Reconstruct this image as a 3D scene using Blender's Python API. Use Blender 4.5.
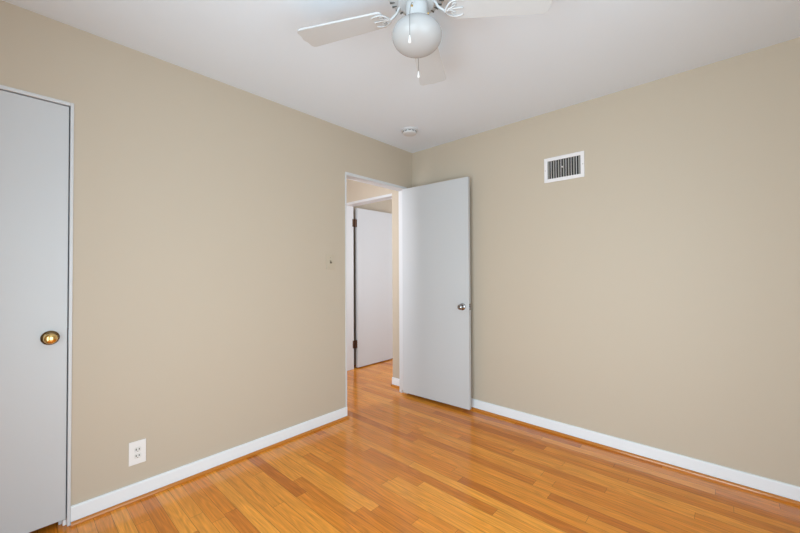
import bpy, bmesh, math, random
from mathutils import Matrix, Vector

scene = bpy.context.scene
for _o in list(bpy.data.objects):
    bpy.data.objects.remove(_o, do_unlink=True)
COL = scene.collection
R = math.radians

# ------------------------------------------------------------------ camera
cam_data = bpy.data.cameras.new('camera')
cam = bpy.data.objects.new('camera', cam_data)
COL.objects.link(cam)
scene.camera = cam
F_PX, YAW, PITCH, ROLL = 356.17, 2.3112947, 0.0148784, -0.0051611
cam_data.sensor_fit = 'HORIZONTAL'
cam_data.sensor_width = 36.0
cam_data.lens = F_PX * 36.0 / 800.0
cam_data.clip_start = 0.02
_d = Vector((math.cos(PITCH) * math.cos(YAW), math.cos(PITCH) * math.sin(YAW), math.sin(PITCH)))
_r = Vector((math.sin(YAW), -math.cos(YAW), 0))
_u = _r.cross(_d)
_r2 = _r * math.cos(ROLL) + _u * math.sin(ROLL)
_u2 = _u * math.cos(ROLL) - _r * math.sin(ROLL)
cam.matrix_world = Matrix(((_r2.x, _u2.x, -_d.x, 2.3661), (_r2.y, _u2.y, -_d.y, -2.7844),
                           (_r2.z, _u2.z, -_d.z, 1.2200), (0, 0, 0, 1)))

# ------------------------------------------------------------------ world, lights, exposure
world = bpy.data.worlds.new('daylight')
scene.world = world
world.use_nodes = True
world.node_tree.nodes['Background'].inputs[0].default_value = (0.80, 0.90, 1.0, 1)
world.node_tree.nodes['Background'].inputs[1].default_value = 1.0
scene.view_settings.view_transform = 'Standard'
scene.view_settings.look = 'None'
scene.view_settings.exposure = 0.05
scene.view_settings.gamma = 1.0
scene.view_settings.use_curve_mapping = False


def area_light(name, loc, direction, sx, sy, power, color=(1, 1, 1), spread=180):
    l = bpy.data.lights.new(name, 'AREA')
    l.shape = 'RECTANGLE'
    l.size, l.size_y = sx, sy
    l.energy = power
    l.color = color
    l.spread = R(spread)
    o = bpy.data.objects.new(name, l)
    COL.objects.link(o)
    o.location = loc
    o.rotation_euler = Vector(direction).to_track_quat('-Z', 'Y').to_euler()
    return o


area_light('rear_window_daylight', (1.95, -3.54, 0.98), (0, 1, -0.02), 1.5, 1.8, 50, (0.765, 0.925, 1.0), 150)
area_light('side_window_daylight', (3.09, -2.25, 0.98), (-1, 0, -0.02), 1.5, 1.8, 23, (0.765, 0.925, 1.0), 160)
area_light('hall_fill', (-0.3, -1.75, 1.6), (-0.12, 1, 0.12), 0.34, 1.3, 20, (0.94, 0.95, 1.0), 170)  # added fill imitating spill from adjoining rooms; the hall has no such source
area_light('far_room_fill', (1.35, 1.2, 1.4), (-1, 0.45, 0.15), 1.6, 1.4, 56, (0.9, 0.95, 1.0), 180)  # added fill inside the room beyond; no window is built there


# ------------------------------------------------------------------ materials
def mat(name, color, rough=0.5, metal=0.0, coat=0.0, bump=None, spec=0.5):
    m = bpy.data.materials.new(name)
    m.use_nodes = True
    nt = m.node_tree
    b = nt.nodes['Principled BSDF']
    b.inputs['Base Color'].default_value = (*color, 1)
    b.inputs['Roughness'].default_value = rough
    b.inputs['Metallic'].default_value = metal
    b.inputs['Coat Weight'].default_value = coat
    b.inputs['Specular IOR Level'].default_value = spec
    if bump:
        scale, strength = bump
        tc = nt.nodes.new('ShaderNodeTexCoord')
        n = nt.nodes.new('ShaderNodeTexNoise')
        n.inputs['Scale'].default_value = scale
        n.inputs['Detail'].default_value = 3
        bp = nt.nodes.new('ShaderNodeBump')
        bp.inputs['Strength'].default_value = strength
        bp.inputs['Distance'].default_value = 0.002
        nt.links.new(tc.outputs['Object'], n.inputs['Vector'])
        nt.links.new(n.outputs['Fac'], bp.inputs['Height'])
        nt.links.new(bp.outputs['Normal'], b.inputs['Normal'])
    return m


M_WALL = mat('beige_wall_paint', (0.545, 0.47, 0.376), 0.55, bump=(60, 0.08), spec=0.3)
M_CEIL = mat('white_ceiling_paint', (0.755, 0.822, 0.905), 0.8, bump=(45, 0.15), spec=0.2)
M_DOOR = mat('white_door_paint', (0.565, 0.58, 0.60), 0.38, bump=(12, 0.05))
M_TRIM = mat('white_trim_paint', (0.83, 0.86, 0.9), 0.35, bump=(20, 0.04))
M_FRAME = mat('white_door_frame_paint', (0.64, 0.65, 0.67), 0.4, bump=(20, 0.04))
M_SLOT = mat('grey_slot', (0.12, 0.12, 0.11), 0.7)
M_DARK_REFL_BRASS = mat('dark_reflection_brass', (0.20, 0.13, 0.06), 0.25, metal=1.0)  # brass darkened in its colour for the dark reflection in the rosette
M_OUTLET = mat('grey_white_plastic', (0.74, 0.74, 0.73), 0.35)
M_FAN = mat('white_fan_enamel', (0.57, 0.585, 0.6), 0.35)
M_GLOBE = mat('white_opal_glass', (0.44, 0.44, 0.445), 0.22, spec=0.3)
M_PLASTIC = mat('white_plastic', (0.83, 0.82, 0.82), 0.3)
M_BEIGE_PLASTIC = mat('beige_plastic', (0.53, 0.46, 0.36), 0.4)
M_DARK = mat('cavity_shade_black', (0.02, 0.02, 0.02), 0.8)  # flat black stands in for the shade inside openings
M_TAN = mat('tan_plastic', (0.34, 0.29, 0.22), 0.45)
M_TOGGLE = mat('brown_plastic', (0.14, 0.115, 0.08), 0.4)
M_CHROME = mat('brushed_chrome', (0.36, 0.36, 0.37), 0.18, metal=1.0)
M_BRASS = mat('polished_brass', (0.80, 0.55, 0.22), 0.16, metal=1.0)
M_BRONZE = mat('dark_bronze', (0.10, 0.05, 0.03), 0.4, metal=0.6)
M_VENT = mat('white_vent_enamel', (0.82, 0.80, 0.82), 0.4)
M_SLAT = mat('grey_vent_blade', (0.33, 0.325, 0.30), 0.5)
M_CHAIN = mat('chain_metal', (0.16, 0.155, 0.145), 0.4, metal=0.5)


def wood_material(name, plank_w, plank_l, light, mid, dark, seams=True, rough=0.2):
    m = bpy.data.materials.new(name)
    m.use_nodes = True
    nt = m.node_tree
    N, L = nt.nodes, nt.links
    bsdf = N['Principled BSDF']

    def math_(op, a, b=None, c=None):
        n = N.new('ShaderNodeMath')
        n.operation = op
        for i, v in enumerate((a, b, c)):
            if v is None:
                continue
            if isinstance(v, (int, float)):
                n.inputs[i].default_value = v
            else:
                L.new(v, n.inputs[i])
        return n.outputs[0]

    tc = N.new('ShaderNodeTexCoord')
    sep = N.new('ShaderNodeSeparateXYZ')
    L.new(tc.outputs['Object'], sep.inputs[0])
    X, Y = sep.outputs[0], sep.outputs[1]
    yr = math_('DIVIDE', Y, plank_w)
    row = math_('FLOOR', yr)
    wn = N.new('ShaderNodeTexWhiteNoise')
    wn.noise_dimensions = '1D'
    L.new(row, wn.inputs['W'])
    xr = math_('ADD', math_('DIVIDE', X, plank_l), math_('MULTIPLY', wn.outputs['Value'], 17.3))
    colm = math_('FLOOR', xr)
    cmb = N.new('ShaderNodeCombineXYZ')
    L.new(row, cmb.inputs[0])
    L.new(colm, cmb.inputs[1])
    wid = N.new('ShaderNodeTexWhiteNoise')
    wid.noise_dimensions = '2D'
    L.new(cmb.outputs[0], wid.inputs['Vector'])
    ident = wid.outputs['Value']
    # base tone of every strip
    ramp = N.new('ShaderNodeValToRGB')
    cr = ramp.color_ramp
    cr.elements[0].position = 0.0
    cr.elements[0].color = (*dark, 1)
    cr.elements[1].position = 1.0
    cr.elements[1].color = (*light, 1)
    e = cr.elements.new(0.35)
    e.color = (*mid, 1)
    L.new(ident, ramp.inputs[0])
    # grain: long streaks
    gc = N.new('ShaderNodeCombineXYZ')
    L.new(math_('MULTIPLY', X, 2.6), gc.inputs[0])
    L.new(math_('MULTIPLY', Y, 62.0), gc.inputs[1])
    L.new(math_('MULTIPLY', ident, 93.0), gc.inputs[2])
    gn = N.new('ShaderNodeTexNoise')
    gn.inputs['Scale'].default_value = 1.6
    gn.inputs['Detail'].default_value = 6
    gn.inputs['Roughness'].default_value = 0.62
    gn.inputs['Distortion'].default_value = 0.12
    L.new(gc.outputs[0], gn.inputs['Vector'])
    # cathedral grain
    g2 = N.new('ShaderNodeCombineXYZ')
    L.new(math_('MULTIPLY', X, 1.3), g2.inputs[0])
    L.new(math_('MULTIPLY', Y, 13.0), g2.inputs[1])
    L.new(math_('MULTIPLY', ident, 57.0), g2.inputs[2])
    n2 = N.new('ShaderNodeTexNoise')
    n2.inputs['Scale'].default_value = 1.1
    n2.inputs['Detail'].default_value = 1.5
    L.new(g2.outputs[0], n2.inputs['Vector'])
    rings = math_('FRACT', math_('MULTIPLY', n2.outputs['Fac'], 11.0))
    rings = math_('ABSOLUTE', math_('SUBTRACT', rings, 0.5))
    mr = N.new('ShaderNodeMapRange')
    mr.inputs['From Min'].default_value = 0.3
    mr.inputs['From Max'].default_value = 0.72
    mr.inputs['To Min'].default_value = 0.70
    mr.inputs['To Max'].default_value = 1.16
    L.new(gn.outputs['Fac'], mr.inputs['Value'])
    k = math_('MULTIPLY', mr.outputs[0], math_('ADD', math_('MULTIPLY', rings, 0.34), 0.87))
    if seams:
        fy = math_('ABSOLUTE', math_('SUBTRACT', math_('FRACT', yr), 0.5))
        fx = math_('ABSOLUTE', math_('SUBTRACT', math_('FRACT', xr), 0.5))
        sy = math_('GREATER_THAN', fy, 0.5 - 0.0011 / plank_w)
        sx = math_('GREATER_THAN', fx, 0.5 - 0.0011 / plank_l)
        s = math_('MAXIMUM', sy, sx)
        k = math_('MULTIPLY', k, math_('SUBTRACT', 1.0, math_('MULTIPLY', s, 0.5)))
    mx = N.new('ShaderNodeVectorMath')
    mx.operation = 'SCALE'
    L.new(ramp.outputs[0], mx.inputs[0])
    L.new(k, mx.inputs['Scale'])
    L.new(mx.outputs[0], bsdf.inputs['Base Color'])
    rr = math_('ADD', math_('MULTIPLY', gn.outputs['Fac'], 0.07), rough)
    L.new(rr, bsdf.inputs['Roughness'])
    bsdf.inputs['Coat Weight'].default_value = 0.12
    bsdf.inputs['Specular IOR Level'].default_value = 0.4
    bsdf.inputs['Coat Roughness'].default_value = 0.12
    bp = N.new('ShaderNodeBump')
    bp.inputs['Strength'].default_value = 0.12
    bp.inputs['Distance'].default_value = 0.001
    L.new(k, bp.inputs['Height'])
    L.new(bp.outputs['Normal'], bsdf.inputs['Normal'])
    return m


M_FLOOR = wood_material('oak_strip_floor', 0.064, 0.95, (0.96, 0.388, 0.052), (0.83, 0.278, 0.026), (0.59, 0.164, 0.015), rough=0.125)
M_SHOE = mat('oak_shoe_moulding', (0.52, 0.185, 0.028), 0.16, coat=0.2)


# ------------------------------------------------------------------ mesh helpers
def new():
    return bmesh.new()


def box(bm, x0, x1, y0, y1, z0, z1, bevel=0.0, seg=2, mtx=None):
    ret = bmesh.ops.create_cube(bm, size=1.0)
    vs = ret['verts']
    for v in vs:
        v.co = Vector(((x0 + x1) / 2 + v.co.x * (x1 - x0), (y0 + y1) / 2 + v.co.y * (y1 - y0),
                       (z0 + z1) / 2 + v.co.z * (z1 - z0)))
    if bevel > 0:
        es = list({e for v in vs for e in v.link_edges})
        r2 = bmesh.ops.bevel(bm, geom=es, offset=bevel, segments=seg, affect='EDGES', profile=0.5)
        vs = list({v for f in r2['faces'] for v in f.verts} | {v for v in vs if v.is_valid})
    if mtx is not None:
        for v in vs:
            v.co = mtx @ v.co
    return vs


def lathe(bm, prof, seg=48, mtx=None):
    rings = []
    for r, z in prof:
        if r < 1e-6:
            v = bm.verts.new((0, 0, z))
            rings.append([v])
        else:
            rings.append([bm.verts.new((r * math.cos(2 * math.pi * i / seg), r * math.sin(2 * math.pi * i / seg), z))
                          for i in range(seg)])
    for a, b in zip(rings[:-1], rings[1:]):
        for i in range(seg):
            j = (i + 1) % seg
            if len(a) == 1 and len(b) == 1:
                continue
            if len(a) == 1:
                bm.faces.new((a[0], b[j], b[i]))
            elif len(b) == 1:
                bm.faces.new((a[i], a[j], b[0]))
            else:
                bm.faces.new((a[i], a[j], b[j], b[i]))
    if mtx is not None:
        for ring in rings:
            for v in ring:
                v.co = mtx @ v.co


def smooth_path(pts, n=6):
    """Catmull-Rom through pts."""
    P = [Vector(p) for p in pts]
    P = [P[0] * 2 - P[1]] + P + [P[-1] * 2 - P[-2]]
    out = []
    for i in range(1, len(P) - 2):
        for k in range(n):
            t = k / n
            a, b, c, d = P[i - 1], P[i], P[i + 1], P[i + 2]
            out.append(0.5 * ((2 * b) + (c - a) * t + (2 * a - 5 * b + 4 * c - d) * t * t + (3 * b - a - 3 * c + d) * t ** 3))
    out.append(P[-2])
    return out


def tube(bm, pts, r0, r1=None, seg=10, mtx=None, flat=1.0):
    if r1 is None:
        r1 = r0
    rings = []
    n = len(pts)
    for i, p in enumerate(pts):
        p = Vector(p)
        t = (Vector(pts[min(i + 1, n - 1)]) - Vector(pts[max(i - 1, 0)])).normalized()
        ref = Vector((0, 0, 1)) if abs(t.z) < 0.95 else Vector((1, 0, 0))
        a = t.cross(ref).normalized()
        b = a.cross(t).normalized()
        r = r0 + (r1 - r0) * i / (n - 1)
        rings.append([bm.verts.new(p + a * r * math.cos(2 * math.pi * k / seg) + b * r * flat * math.sin(2 * math.pi * k / seg))
                      for k in range(seg)])
    for A, B in zip(rings[:-1], rings[1:]):
        for k in range(seg):
            j = (k + 1) % seg
            bm.faces.new((A[k], A[j], B[j], B[k]))
    bm.faces.new(rings[0][::-1])
    bm.faces.new(rings[-1])
    if mtx is not None:
        for ring in rings:
            for v in ring:
                v.co = mtx @ v.co


def prism(bm, outline, z0, z1, mtx=None):
    lo = [bm.verts.new((x, y, z0)) for x, y in outline]
    hi = [bm.verts.new((x, y, z1)) for x, y in outline]
    n = len(outline)
    bm.faces.new(lo[::-1])
    bm.faces.new(hi)
    for i in range(n):
        j = (i + 1) % n
        bm.faces.new((lo[i], lo[j], hi[j], hi[i]))
    if mtx is not None:
        for v in lo + hi:
            v.co = mtx @ v.co


def extrude_profile(bm, prof, a, b, axis):
    """prof: closed list (d, z); d is distance out from the wall line. axis 'y': d along +x, runs in y.
    axis 'x': d along -y, runs in x."""
    def pt(d, z, t, base):
        return (base + d, t, z) if axis[0] == 'y' else (t, base - d, z)
    base = axis[1]
    A = [bm.verts.new(pt(d, z, a, base)) for d, z in prof]
    B = [bm.verts.new(pt(d, z, b, base)) for d, z in prof]
    n = len(prof)
    bm.faces.new(A)
    bm.faces.new(B[::-1])
    for i in range(n):
        j = (i + 1) % n
        bm.faces.new((A[i], B[i], B[j], A[j]))


def obj(name, bm, material, parent=None, loc=(0, 0, 0), rot=(0, 0, 0), smooth=None):
    bmesh.ops.remove_doubles(bm, verts=bm.verts, dist=1e-6)
    bmesh.ops.recalc_face_normals(bm, faces=bm.faces)
    me = bpy.data.meshes.new(name)
    bm.to_mesh(me)
    bm.free()
    me.materials.append(material)
    if smooth is not None:
        me.polygons.foreach_set('use_smooth', [True] * len(me.polygons))
        me.set_sharp_from_angle(angle=R(smooth))
    o = bpy.data.objects.new(name, me)
    COL.objects.link(o)
    o.location = loc
    o.rotation_euler = rot
    if parent is not None:
        o.parent = parent
    return o


def tag(o, label=None, cat=None, kind=None, group=None):
    if label:
        o['label'] = label
    if cat:
        o['category'] = cat
    if kind:
        o['kind'] = kind
    if group:
        o['group'] = group
    return o


def empty(name, loc, label, cat):
    o = bpy.data.objects.new(name, None)
    COL.objects.link(o)
    o.location = loc
    o.empty_display_size = 0.1
    return tag(o, label, cat)


def struct(name, bm, m, label, cat, parent=None, smooth=None, loc=(0, 0, 0), rot=(0, 0, 0)):
    return tag(obj(name, bm, m, parent, loc, rot, smooth), label, cat, 'structure')


# ------------------------------------------------------------------ the setting
RX, RY, H = 2.95, -3.40, 2.44          # room: x 0..RX, y RY..0
WT = 0.085
D0, D1, DZ = -0.880, -0.097, 2.070     # bedroom doorway (outer edge of its frame)
C0, C1, CZ = -3.335, -2.578, 2.058     # closet doorway
F0, F1, FZ = -1.118, -0.250, 2.075     # doorway at the end of the hall

bm = new()
box(bm, -1.36, RX + WT, RY - WT, 3.15, -0.06, 0)
struct('floor', bm, M_FLOOR, 'glossy honey-coloured oak strip floor running through the room and the hall', 'floor')

bm = new()
box(bm, -1.36, RX + WT, RY - WT, 3.15, H, H + 0.06)
struct('ceiling', bm, M_CEIL, 'flat white ceiling above the room', 'ceiling')

bm = new()
box(bm, -WT, 0, RY, C0, 0, H)
box(bm, -WT, 0, C0, C1, CZ, H)
box(bm, -WT, 0, C1, D0, 0, H)
box(bm, -WT, 0, D0, D1, DZ, H)
box(bm, -WT, 0, D1, 0.0, 0, H)
struct('wall_left', bm, M_WALL, 'beige painted wall on the left with the closet door and the open doorway', 'wall')

bm = new()
box(bm, -WT, RX, 0, 0.11, 0, H)
struct('wall_right', bm, M_WALL, 'plain beige painted wall on the right with the air vent', 'wall')


def wall_with_window(bm, axis, at, a, b, w0, w1, z0, z1, th):
    def bb(p, q, z0_, z1_):
        if axis == 'y':
            box(bm, p, q, at, at + th, z0_, z1_)
        else:
            box(bm, at, at + th, p, q, z0_, z1_)
    bb(a, w0, 0, H)
    bb(w1, b, 0, H)
    bb(w0, w1, 0, z0)
    bb(w0, w1, z1, H)


bm = new()
wall_with_window(bm, 'y', RY - WT, -WT, RX, 1.15, 2.75, 0.04, 1.96, WT)
struct('wall_rear', bm, M_WALL, 'beige wall behind the camera with a window', 'wall')
bm = new()
wall_with_window(bm, 'x', RX, RY - WT, WT, -3.05, -1.45, 0.04, 1.96, WT)
struct('wall_near', bm, M_WALL, 'beige wall to the right of the camera with a window', 'wall')


def window_frame(name, axis, at, w0, w1, z0, z1, label):
    bm = new()
    t = 0.045
    mid, zm = (w0 + w1) / 2, (z0 + z1) / 2
    for p, q, a, b in ((w0, w0 + t, z0, z1), (w1 - t, w1, z0, z1), (w0 + t, w1 - t, z0, z0 + t), (w0 + t, w1 - t, z1 - t, z1),
                       (mid - 0.02, mid + 0.02, z0 + t, z1 - t)):
        if axis == 'y':
            box(bm, p, q, at - 0.02, at + 0.03, a, b, 0.004)
        else:
            box(bm, at - 0.03, at + 0.02, p, q, a, b, 0.004)
    return struct(name, bm, M_TRIM, label, 'window')


window_frame('window_1', 'y', RY - 0.06, 1.15, 2.75, 0.04, 1.96, 'white framed window in the wall behind the camera')
window_frame('window_2', 'x', RX + 0.06, -3.05, -1.45, 0.04, 1.96, 'white framed window in the wall right of the camera')

# hall, the room beyond it, the closet
bm = new()
box(bm, -1.25, F0, 0.02, 0.13, 0, H)
box(bm, -0.288, -WT, -0.004, 0.011, 0, H)
box(bm, F1, -WT, 0.011, 0.13, 0, H)
box(bm, F0, F1, 0.02, 0.13, FZ, H)
struct('wall_hall_end', bm, M_WALL, 'beige wall at the end of the hall around the second doorway', 'wall')
bm = new()
box(bm, -1.36, -1.25, -2.31, 0.13, 0, H)
struct('wall_hall_left', bm, M_WALL, 'beige wall along the far side of the hall', 'wall')
bm = new()
box(bm, -1.25, -WT, -2.31, -2.20, 0, H)
struct('wall_hall_rear', bm, M_WALL, 'beige wall closing the other end of the hall', 'wall')
bm = new()
box(bm, -1.36, -1.25, 0.13, 3.15, 0, H)
struct('wall_far_left', bm, M_WALL, 'beige side wall of the room beyond the hall', 'wall')
bm = new()
box(bm, -1.25, 1.5, 3.04, 3.15, 0, H)
struct('wall_far_end', bm, M_WALL, 'beige end wall of the room beyond the hall', 'wall')
bm = new()
box(bm, 1.5, 1.61, 0.11, 3.15, 0, H)
struct('wall_far_right', bm, M_WALL, 'beige wall closing the room beyond the hall', 'wall')
bm = new()
box(bm, -0.78, -0.72, RY - WT, -2.40, 0, H)
box(bm, -0.72, -WT, -2.46, -2.40, 0, H)
box(bm, -0.72, -WT, RY - WT, RY - WT + 0.06, 0, H)
struct('wall_closet', bm, M_WALL, 'beige walls inside the closet behind the closed white door', 'wall')

# baseboards and shoe mouldings
BASE = [(0, 0), (0.012, 0), (0.012, 0.083), (0.0095, 0.0875), (0.005, 0.0895), (0, 0.0895)]
SHOE = [(0.0145, 0), (0.027, 0)] + [(0.0145 + 0.0135 * math.cos(R(a)), 0.004 + 0.0145 * math.sin(R(a))) for a in range(0, 91, 15)]


def baseboard(name, spans, label):
    bm = new()
    for ax, base, a, b in spans:
        extrude_profile(bm, BASE, a, b, (ax, base))
    return struct(name, bm, M_TRIM, label, 'baseboard')


def shoe(name, spans, label):
    bm = new()
    for ax, base, a, b in spans:
        extrude_profile(bm, SHOE, a, b, (ax, base))
    return struct(name, bm, M_SHOE, label, 'shoe moulding', smooth=40)


baseboard('baseboard_left', [('y', 0.0, C1, D0 + 0.009)], 'white baseboard along the foot of the left wall, below the outlet')
baseboard('baseboard_right', [('x', 0.0, 0.0, RX)], 'white baseboard along the foot of the right wall')
baseboard('baseboard_hall', [('x', -0.004, -0.290, -WT - 0.009)], 'short white baseboard in the hall beside the doorway')
shoe('trim_1', [('y', 0.0, C1, D0 + 0.013)], 'orange oak shoe moulding under the left baseboard')
shoe('trim_2', [('x', 0.0, 0.0, RX)], 'orange oak shoe moulding under the right baseboard')
shoe('trim_3', [('x', -0.004, -0.294, -WT - 0.009)], 'short orange oak shoe moulding in the hall')


# door frames (thin steel jambs with a narrow face)
def door_frame(name, axis, a, b, z, side, head, lo, hi, label, undercut=0.0):
    bm = new()
    def bb(p, q, z0, z1):
        if axis == 'y':
            box(bm, lo, hi, p, q, z0, z1, 0.0015, 1)
        else:
            box(bm, p, q, lo, hi, z0, z1, 0.0015, 1)
    bb(a, a + side, 0, z)
    if undercut:
        box(bm, lo, -0.062, b - side, b, 0, z)
        box(bm, -0.062, hi, b - side, b, undercut, z)
    else:
        bb(b - side, b, 0, z)
    bb(a + side, b - side, z - head, z)
    return struct(name, bm, M_FRAME, label, 'door frame')


frame_closet = door_frame('trim_4', 'y', C0, C1, CZ, 0.0130, 0.0165, -WT - 0.008, 0.008, 'narrow white frame around the closet door')
frame_room = door_frame('trim_5', 'y', D0, D1, DZ, 0.013, 0.027, -WT - 0.008, 0.006, 'narrow white frame around the open doorway to the hall', 0.028)
frame_far = door_frame('trim_6', 'x', F0, F1, FZ, 0.020, 0.028, 0.012, 0.138, 'white frame around the second doorway at the end of the hall')

# strike plate on the closet frame
bm = new()
box(bm, -0.020, 0.0090, C1 - 0.0143, C1 - 0.0127, 0.885, 0.955, 0.0005, 1)
tag(obj('strike_plate', bm, M_CHROME, frame_closet), 'small metal strike plate')
bm = new()
box(bm, -0.058, -0.038, C1 - 0.040, C1 - 0.0130, 0, CZ - 0.0165, 0.001, 1)
obj('door_stop', bm, M_FRAME, frame_closet)
bm = new()
box(bm, -0.058, -0.038, C0 + 0.0130, C1 - 0.040, CZ - 0.045, CZ - 0.0165, 0.001, 1)
obj('door_stop', bm, M_FRAME, frame_closet)
bm = new()
box(bm, -0.030, -0.012, C1 - 0.027, C1 - 0.0132, 0.0, 0.028, 0.002, 1)
tag(obj('floor_bracket', bm, M_PLASTIC, frame_closet), 'small white bracket at the foot of the frame')


# ------------------------------------------------------------------ doors
def knob_profile(r_rose, r_knob, reach):
    """(r,z) with z out of the door; rosette and knob made separately"""
    rose = [(0, 0), (r_rose, 0), (r_rose, 0.003), (r_rose * 0.93, 0.007), (r_rose * 0.70, 0.010), (r_rose * 0.45, 0.012), (0, 0.012)]
    neck = [(0.0, 0.010), (0.012, 0.010), (0.0115, reach * 0.5), (0.014, reach * 0.58)]
    k = []
    for i in range(13):
        a = -60 + 150 * i / 12
        k.append((max(r_knob * math.cos(R(a)), 0.0), reach * 0.80 + reach * 0.26 * math.sin(R(a))))
    k[-1] = (0, k[-1][1])
    return rose, neck + k


# closet door
bm = new()
box(bm, -0.035, 0.0, C0 + 0.0180, C1 - 0.0175, 0.036, CZ - 0.021, 0.0015, 2)
door1 = struct('door_1', bm, M_DOOR, 'closed flat white closet door with a brass knob at the left edge of the view', 'door')
rose, knob = knob_profile(0.0335, 0.0245, 0.050)
MX = Matrix.Rotation(R(90), 4, 'Y')
bm = new()
lathe(bm, knob, 48)
k1 = tag(obj('door_knob', bm, M_BRASS, door1, (0.0, -2.655, 0.916), (0, R(90), 0), smooth=40), 'round polished brass knob')
bm = new()
lathe(bm, rose, 48)
tag(obj('rosette', bm, M_DARK_REFL_BRASS, k1, smooth=40), 'brass rosette with its dark reflection put into the colour')

# open bedroom door
PIV = (-0.0078, -0.1505, 0.0)
ANG = R(2.9)
LEAF = 0.735
bm = new()
box(bm, 0, LEAF, 0, 0.033, 0.029, 2.043, 0.0015, 2)
door2 = struct('door_2', bm, M_DOOR, 'white flush bedroom door standing open against the right wall, with a chrome knob', 'door', loc=PIV, rot=(0, 0, ANG))
rose, knob = knob_profile(0.031, 0.024, 0.054)
bm = new()
lathe(bm, knob, 40)
k2 = tag(obj('door_knob', bm, M_CHROME, door2, (LEAF - 0.062, 0.0, 0.912), (R(90), 0, 0), smooth=40), 'round chrome knob')
bm = new()
lathe(bm, rose, 40)
obj('rosette', bm, M_CHROME, k2, smooth=40)
bm = new()
box(bm, LEAF - 0.0005, LEAF + 0.0015, 0.006, 0.029, 0.884, 0.941, 0.0005, 1)
box(bm, LEAF, LEAF + 0.010, 0.012, 0.023, 0.902, 0.922, 0.002, 1)
tag(obj('latch_plate', bm, M_CHROME, door2), 'chrome latch plate on the door edge')

# door beyond the hall
bm = new()
box(bm, 0, 0.035, 0, 0.76, 0.014, 2.034, 0.0015, 2)
door3 = struct('door_3', bm, M_DOOR, 'white flush door swung open inside the room beyond the hall, with bronze hinges', 'door', loc=(-1.109, 0.180, 0))
for z in (1.84, 0.31):
    bm = new()
    lathe(bm, [(0, -0.05), (0.0075, -0.05), (0.0075, 0.05), (0, 0.05)], 12, Matrix.Translation((0.022, -0.020, z)))
    box(bm, 0.0115, 0.0140, -0.060, -0.018, z - 0.048, z + 0.048)
    box(bm, 0.004, 0.030, -0.0035, -0.0005, z - 0.048, z + 0.048)
    box(bm, 0.010, 0.026, -0.022, -0.002, z - 0.046, z + 0.046)
    tag(obj('hinge', bm, M_BRONZE, door3, smooth=40), 'dark bronze butt hinge')

# ------------------------------------------------------------------ ceiling fan
FC = Vector((1.471, -1.698, H))
fan = empty('ceiling_fan', FC, 'white ceiling fan with white blades, a globe light and two pull chains', 'ceiling fan')
ZB = 2.259 - H       # blade plane, relative to the ceiling
ZG = 2.157 - H       # globe centre

bm = new()
lathe(bm, [(0, 0.0), (0.088, 0.0), (0.090, -0.012), (0.098, -0.020), (0.120, -0.030), (0.126, -0.045), (0.126, -0.098),
           (0.120, -0.110), (0.112, -0.115), (0.112, -0.120), (0.085, -0.128), (0, -0.128)], 64)
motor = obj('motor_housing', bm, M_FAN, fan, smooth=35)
for i in range(28):
    a = 2 * math.pi * i / 28
    bm = new()
    box(bm, 0.090, 0.112, -0.0024, 0.0024, -0.1262, -0.1185, mtx=Matrix.Rotation(a, 4, 'Z'))
    tag(obj('vent_slot', bm, M_SLOT, motor), 'dark cooling slot')
bm = new()
lathe(bm, [(0, -0.128), (0.070, -0.128), (0.074, -0.134), (0.074, -0.146), (0.068, -0.152), (0, -0.152)], 48)
obj('flywheel', bm, M_FAN, fan, smooth=35)
bm = new()
zf = 2.202 - H
lathe(bm, [(0, -0.150), (0.040, -0.152), (0.0425, -0.160), (0.0425, zf + 0.022), (0.0455, zf + 0.019), (0.0455, zf + 0.013),
           (0.0435, zf + 0.010), (0.0470, zf + 0.006), (0.0470, zf - 0.002), (0.044, zf - 0.004), (0, zf - 0.004)], 48)
fitter = obj('light_fitter', bm, M_FAN, fan, smooth=35)
for a in (285, 45, 165):
    bm = new()
    lathe(bm, [(0, 0), (0.0035, 0), (0.0042, 0.004), (0.003, 0.007), (0, 0.0075)], 12)
    obj('thumb_screw', bm, M_BRASS, fitter, (0.0415 * math.cos(R(a)), 0.0415 * math.sin(R(a)), zf + 0.050), (0, R(90), R(a)), smooth=40)
bm = new()
prof = []
GR, GH = 0.0995, 0.064
a0 = math.degrees(math.asin((zf - 0.001 - ZG) / GH))
for i in range(29):
    a = a0 + (-90 - a0) * i / 28
    prof.append((max(GR * math.cos(R(a)), 0), ZG + GH * math.sin(R(a))))
prof[-1] = (0, ZG - GH)
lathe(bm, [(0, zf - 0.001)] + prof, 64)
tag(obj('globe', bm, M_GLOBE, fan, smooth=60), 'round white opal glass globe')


def blade_outline():
    r0, r1, w0, w1 = 0.138, 0.524, 0.052, 0.0715
    pts = []
    rc = 0.020
    for a in range(180, 271, 15):     # root, lower corner
        pts.append((r0 + 0.018 + 0.018 * math.cos(R(a)), -w0 + 0.018 + 0.018 * math.sin(R(a))))
    for a in range(-85, 1, 17):
        pts.append((r1 - rc - 0.006 + rc * math.cos(R(a)), -w1 + rc + rc * math.sin(R(a))))
    for t in (-0.5, 0, 0.5):
        pts.append((r1 - 0.006 * abs(t) * 2 + 0.0, t * (w1 - rc)))
    for a in range(0, 86, 17):
        pts.append((r1 - rc - 0.006 + rc * math.cos(R(a)), w1 - rc + rc * math.sin(R(a))))
    for a in range(90, 181, 15):
        pts.append((r0 + 0.018 + 0.018 * math.cos(R(a)), w0 - 0.018 + 0.018 * math.sin(R(a))))
    return pts


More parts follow.
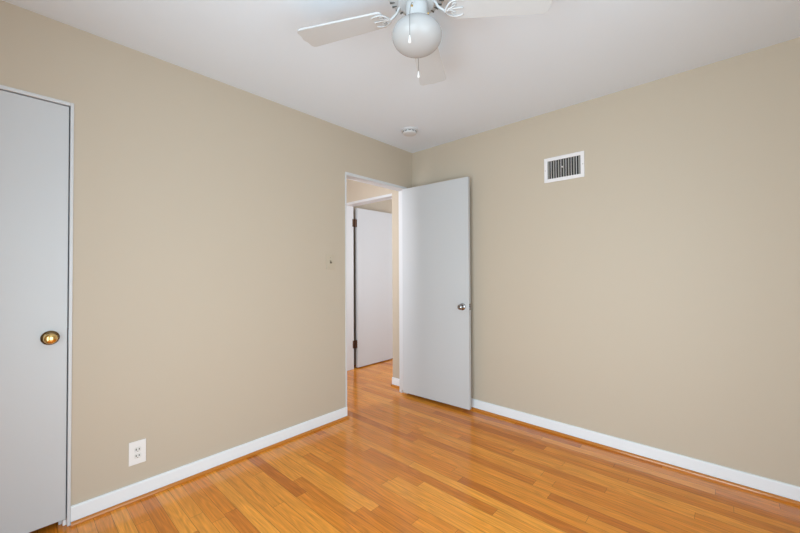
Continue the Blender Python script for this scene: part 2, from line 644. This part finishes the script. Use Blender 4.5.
TILT = -0.115
for i, ang in enumerate((119.8, 203.8, 34.6, 299.8)):
    bm = new()
    prism(bm, blade_outline(), -0.0035, 0.0035, Matrix.Rotation(TILT, 4, 'X'))
    bl = obj('blade', bm, M_FAN, fan, (0, 0, ZB), (0, R((1.9, 0, 0, 0)[i]), R(ang)))
    bm = new()
    T = Matrix.Rotation(TILT, 4, 'X')
    zt = -0.152 + 0.010 - ZB          # flywheel height seen from the blade plane
    tube(bm, smooth_path([(0.060, 0, zt), (0.074, 0, zt - 0.010), (0.084, 0, zt - 0.028), (0.095, 0, 0.001), (0.110, 0, -0.009), (0.124, 0, -0.010)]), 0.0062, 0.0052, 10, None, 0.8)
    for s in (-1, 1):
        tube(bm, smooth_path([(0.112, 0, -0.0135), (0.119, s * 0.016, -0.0095), (0.132, s * 0.031, -0.0065), (0.152, s * 0.038, -0.0055),
                              (0.172, s * 0.036, -0.0050), (0.184, s * 0.030, -0.0045)]), 0.0044, 0.0034, 10, T, 0.7)
        tube(bm, smooth_path([(0.123, s * 0.002, -0.0085), (0.139, s * 0.008, -0.0065), (0.152, s * 0.018, -0.006), (0.150, s * 0.026, -0.006), (0.141, s * 0.024, -0.006), (0.139, s * 0.017, -0.006)]),
             0.0034, 0.0026, 8, T, 0.7)
    tube(bm, smooth_path([(0.122, 0, -0.0085), (0.15, 0, -0.006), (0.182, 0, -0.005)]), 0.0036, 0.003, 8, T, 0.7)
    for x, y in ((0.178, 0.0), (0.160, 0.038), (0.160, -0.038)):
        lathe(bm, [(0, 0.0), (0.0050, 0.0), (0.0044, -0.0025), (0, -0.0035)], 12, T @ Matrix.Translation((x, y, -0.0065)))
    obj('blade_bracket', bm, M_FAN, bl, smooth=50)


def pull_chain(points, name='pull_chain'):
    pts = [Vector(p) - FC for p in points]
    bm = new()
    tube(bm, smooth_path(pts, 8), 0.0011, 0.0011, 6)
    ch = tag(obj(name, bm, M_CHAIN, fan), 'thin metal bead chain')
    bm = new()
    p = pts[-1]
    lathe(bm, [(0, 0.001), (0.0018, 0.0), (0.0028, -0.006), (0.0040, -0.016), (0.0052, -0.023), (0.0050, -0.026), (0.0025, -0.028), (0, -0.028)], 16, Matrix.Translation(p))
    obj('pull_end', bm, M_PLASTIC, ch, smooth=50)


pull_chain([(1.4872, -1.7420, 2.262), (1.4975, -1.7600, 2.245), (1.5085, -1.7800, 2.215), (1.5205, -1.7985, 2.175), (1.5225, -1.8012, 2.150), (1.5222, -1.8012, 2.10), (1.5216, -1.8014, 2.088)])
pull_chain([(1.4450, -1.6600, 2.262), (1.4280, -1.6400, 2.250), (1.4100, -1.6160, 2.195), (1.4062, -1.6108, 2.150), (1.4062, -1.6108, 2.11), (1.4064, -1.6107, 2.079)])

# ------------------------------------------------------------------ smoke detector
sm = empty('smoke_detector', (0.373, -0.472, H), 'round white smoke detector on the ceiling near the corner', 'smoke detector')
bm = new()
lathe(bm, [(0, 0), (0.070, 0), (0.071, -0.003), (0.070, -0.010), (0.062, -0.012), (0, -0.012)], 56)
obj('base_plate', bm, M_FRAME, sm, smooth=35)
bm = new()
lathe(bm, [(0, -0.011), (0.060, -0.011), (0.0605, -0.026), (0.056, -0.034), (0.045, -0.038), (0.022, -0.0395), (0, -0.040)], 56)
cover = obj('cover', bm, M_FRAME, sm, smooth=35)
for i in range(12):
    bm = new()
    box(bm, 0.055, 0.0612, -0.0105, 0.0105, -0.0235, -0.0165, mtx=Matrix.Rotation(2 * math.pi * (i + 0.35) / 12, 4, 'Z'))
    tag(obj('vent_slot', bm, M_SLOT, cover), 'dark slot in the rim')

# ------------------------------------------------------------------ wall air vent
VX0, VX1, VZ0, VZ1 = 1.342, 1.627, 1.897, 2.085
vent = empty('air_vent', ((VX0 + VX1) / 2, 0, (VZ0 + VZ1) / 2), 'white metal air vent with vertical louvers high on the right wall', 'air vent')
w, h = (VX1 - VX0) / 2, (VZ1 - VZ0) / 2
bw = 0.026
bm = new()
for a, b, c, d in ((-w, w, -h, -h + bw), (-w, w, h - bw, h), (-w, -w + bw, -h + bw, h - bw), (w - bw, w, -h + bw, h - bw)):
    box(bm, a, b, -0.009, -0.0005, c, d, 0.002, 2)
obj('frame', bm, M_VENT, vent)
bm = new()
box(bm, -w + bw - 0.002, w - bw + 0.002, -0.0022, -0.0006, -h + bw - 0.002, h - bw + 0.002)
tag(obj('backing', bm, M_DARK, vent), 'black sheet standing in for the shade of the duct behind the louvers')
n = 13
iw = 2 * (w - bw)
for i in range(n):
    x = -w + bw + iw * (i + 0.5) / n
    bm = new()
    wide = i % 2 == 1
    box(bm, -0.0012 if wide else -0.0040, 0.0012 if wide else 0.0040, -0.0098 if wide else -0.0065, -0.0025, -h + bw, h - bw,
        mtx=Matrix.Translation((x, 0, 0)))
    obj('louver', bm, M_VENT if wide else M_SLAT, vent)
bm = new()
lathe(bm, [(0, 0), (0.0055, 0), (0.0055, 0.010), (0.004, 0.013), (0, 0.0135)], 16, Matrix.Translation((-0.006, -0.008, 0.006)) @ Matrix.Rotation(R(90), 4, 'X'))
tag(obj('damper_lever', bm, M_VENT, vent, smooth=40), 'small white damper lever knob')
for x in (-w + 0.010, w - 0.010):
    bm = new()
    lathe(bm, [(0, 0), (0.0032, 0), (0.0024, 0.0014), (0, 0.0018)], 12, Matrix.Translation((x, -0.0088, 0)) @ Matrix.Rotation(R(90), 4, 'X'))
    obj('screw', bm, M_SLAT, vent, smooth=40)

# ------------------------------------------------------------------ light switch and outlet on the left wall
sw = empty('light_switch', (0, -1.035, 1.304), 'small beige painted light switch beside the open doorway', 'light switch')
bm = new()
box(bm, 0.0004, 0.0055, -0.038, 0.038, -0.0625, 0.0625, 0.0022, 3)
obj('cover_plate', bm, M_BEIGE_PLASTIC, sw)
bm = new()
box(bm, 0.005, 0.0062, -0.0085, 0.0085, -0.014, 0.014, 0.0004, 1)
obj('slot_frame', bm, M_TAN, sw)
bm = new()
box(bm, 0.0, 0.015, -0.0045, 0.0045, -0.006, 0.006, 0.0015, 2, Matrix.Translation((0.0055, 0, -0.002)) @ Matrix.Rotation(R(28), 4, 'Y'))
tag(obj('toggle', bm, M_TOGGLE, sw), 'brown toggle lever')
for z in (0.033, -0.033):
    bm = new()
    lathe(bm, [(0, 0), (0.0038, 0), (0.003, 0.0012), (0, 0.0016)], 12, Matrix.Translation((0.0052, 0, z)) @ MX)
    obj('screw', bm, M_TAN if z > 0 else M_BEIGE_PLASTIC, sw, smooth=40)

ou = empty('electrical_outlet', (0, -2.3125, 0.2505), 'white double electrical outlet low on the left wall', 'electrical outlet')
bm = new()
box(bm, 0.0004, 0.006, -0.0385, 0.0385, -0.062, 0.062, 0.0022, 3)
obj('cover_plate', bm, M_PLASTIC, ou)
for z in (0.0170, -0.0170):
    bm = new()
    out = []
    for a in range(0, 360, 12):
        out.append((max(-0.0155, min(0.0155, 0.0172 * math.sin(R(a)))), max(-0.0135, min(0.0135, 0.0172 * math.cos(R(a))))))
    # local (x,y) -> world (y,z); extruded along +x
    prism(bm, out, 0.0, 0.0016, Matrix(((0, 0, 1, 0.0058), (1, 0, 0, 0), (0, 1, 0, z), (0, 0, 0, 1))))
    rc_ = obj('receptacle', bm, M_OUTLET, ou)
    for y, hh in ((-0.0068, 0.0052), (0.0068, 0.0044)):
        bm = new()
        box(bm, 0.0068, 0.0078, y - 0.0019, y + 0.0019, z + 0.001 - hh, z + 0.001 + hh)
        tag(obj('slot', bm, M_DARK, rc_), 'dark plug slot')
    bm = new()
    prism(bm, [(0.0026 * math.cos(R(a)), 0.0026 * math.sin(R(a))) for a in range(0, 360, 30)], 0.0, 0.0008,
          Matrix(((0, 0, 1, 0.0070), (1, 0, 0, 0), (0, 1, 0, z - 0.0095), (0, 0, 0, 1))))
    tag(obj('ground_hole', bm, M_TAN, rc_), 'small round ground hole')
bm = new()
lathe(bm, [(0, 0), (0.0032, 0), (0.0026, 0.0011), (0, 0.0014)], 12, Matrix.Translation((0.0058, 0, 0)) @ MX)
obj('screw', bm, M_PLASTIC, ou, smooth=40)
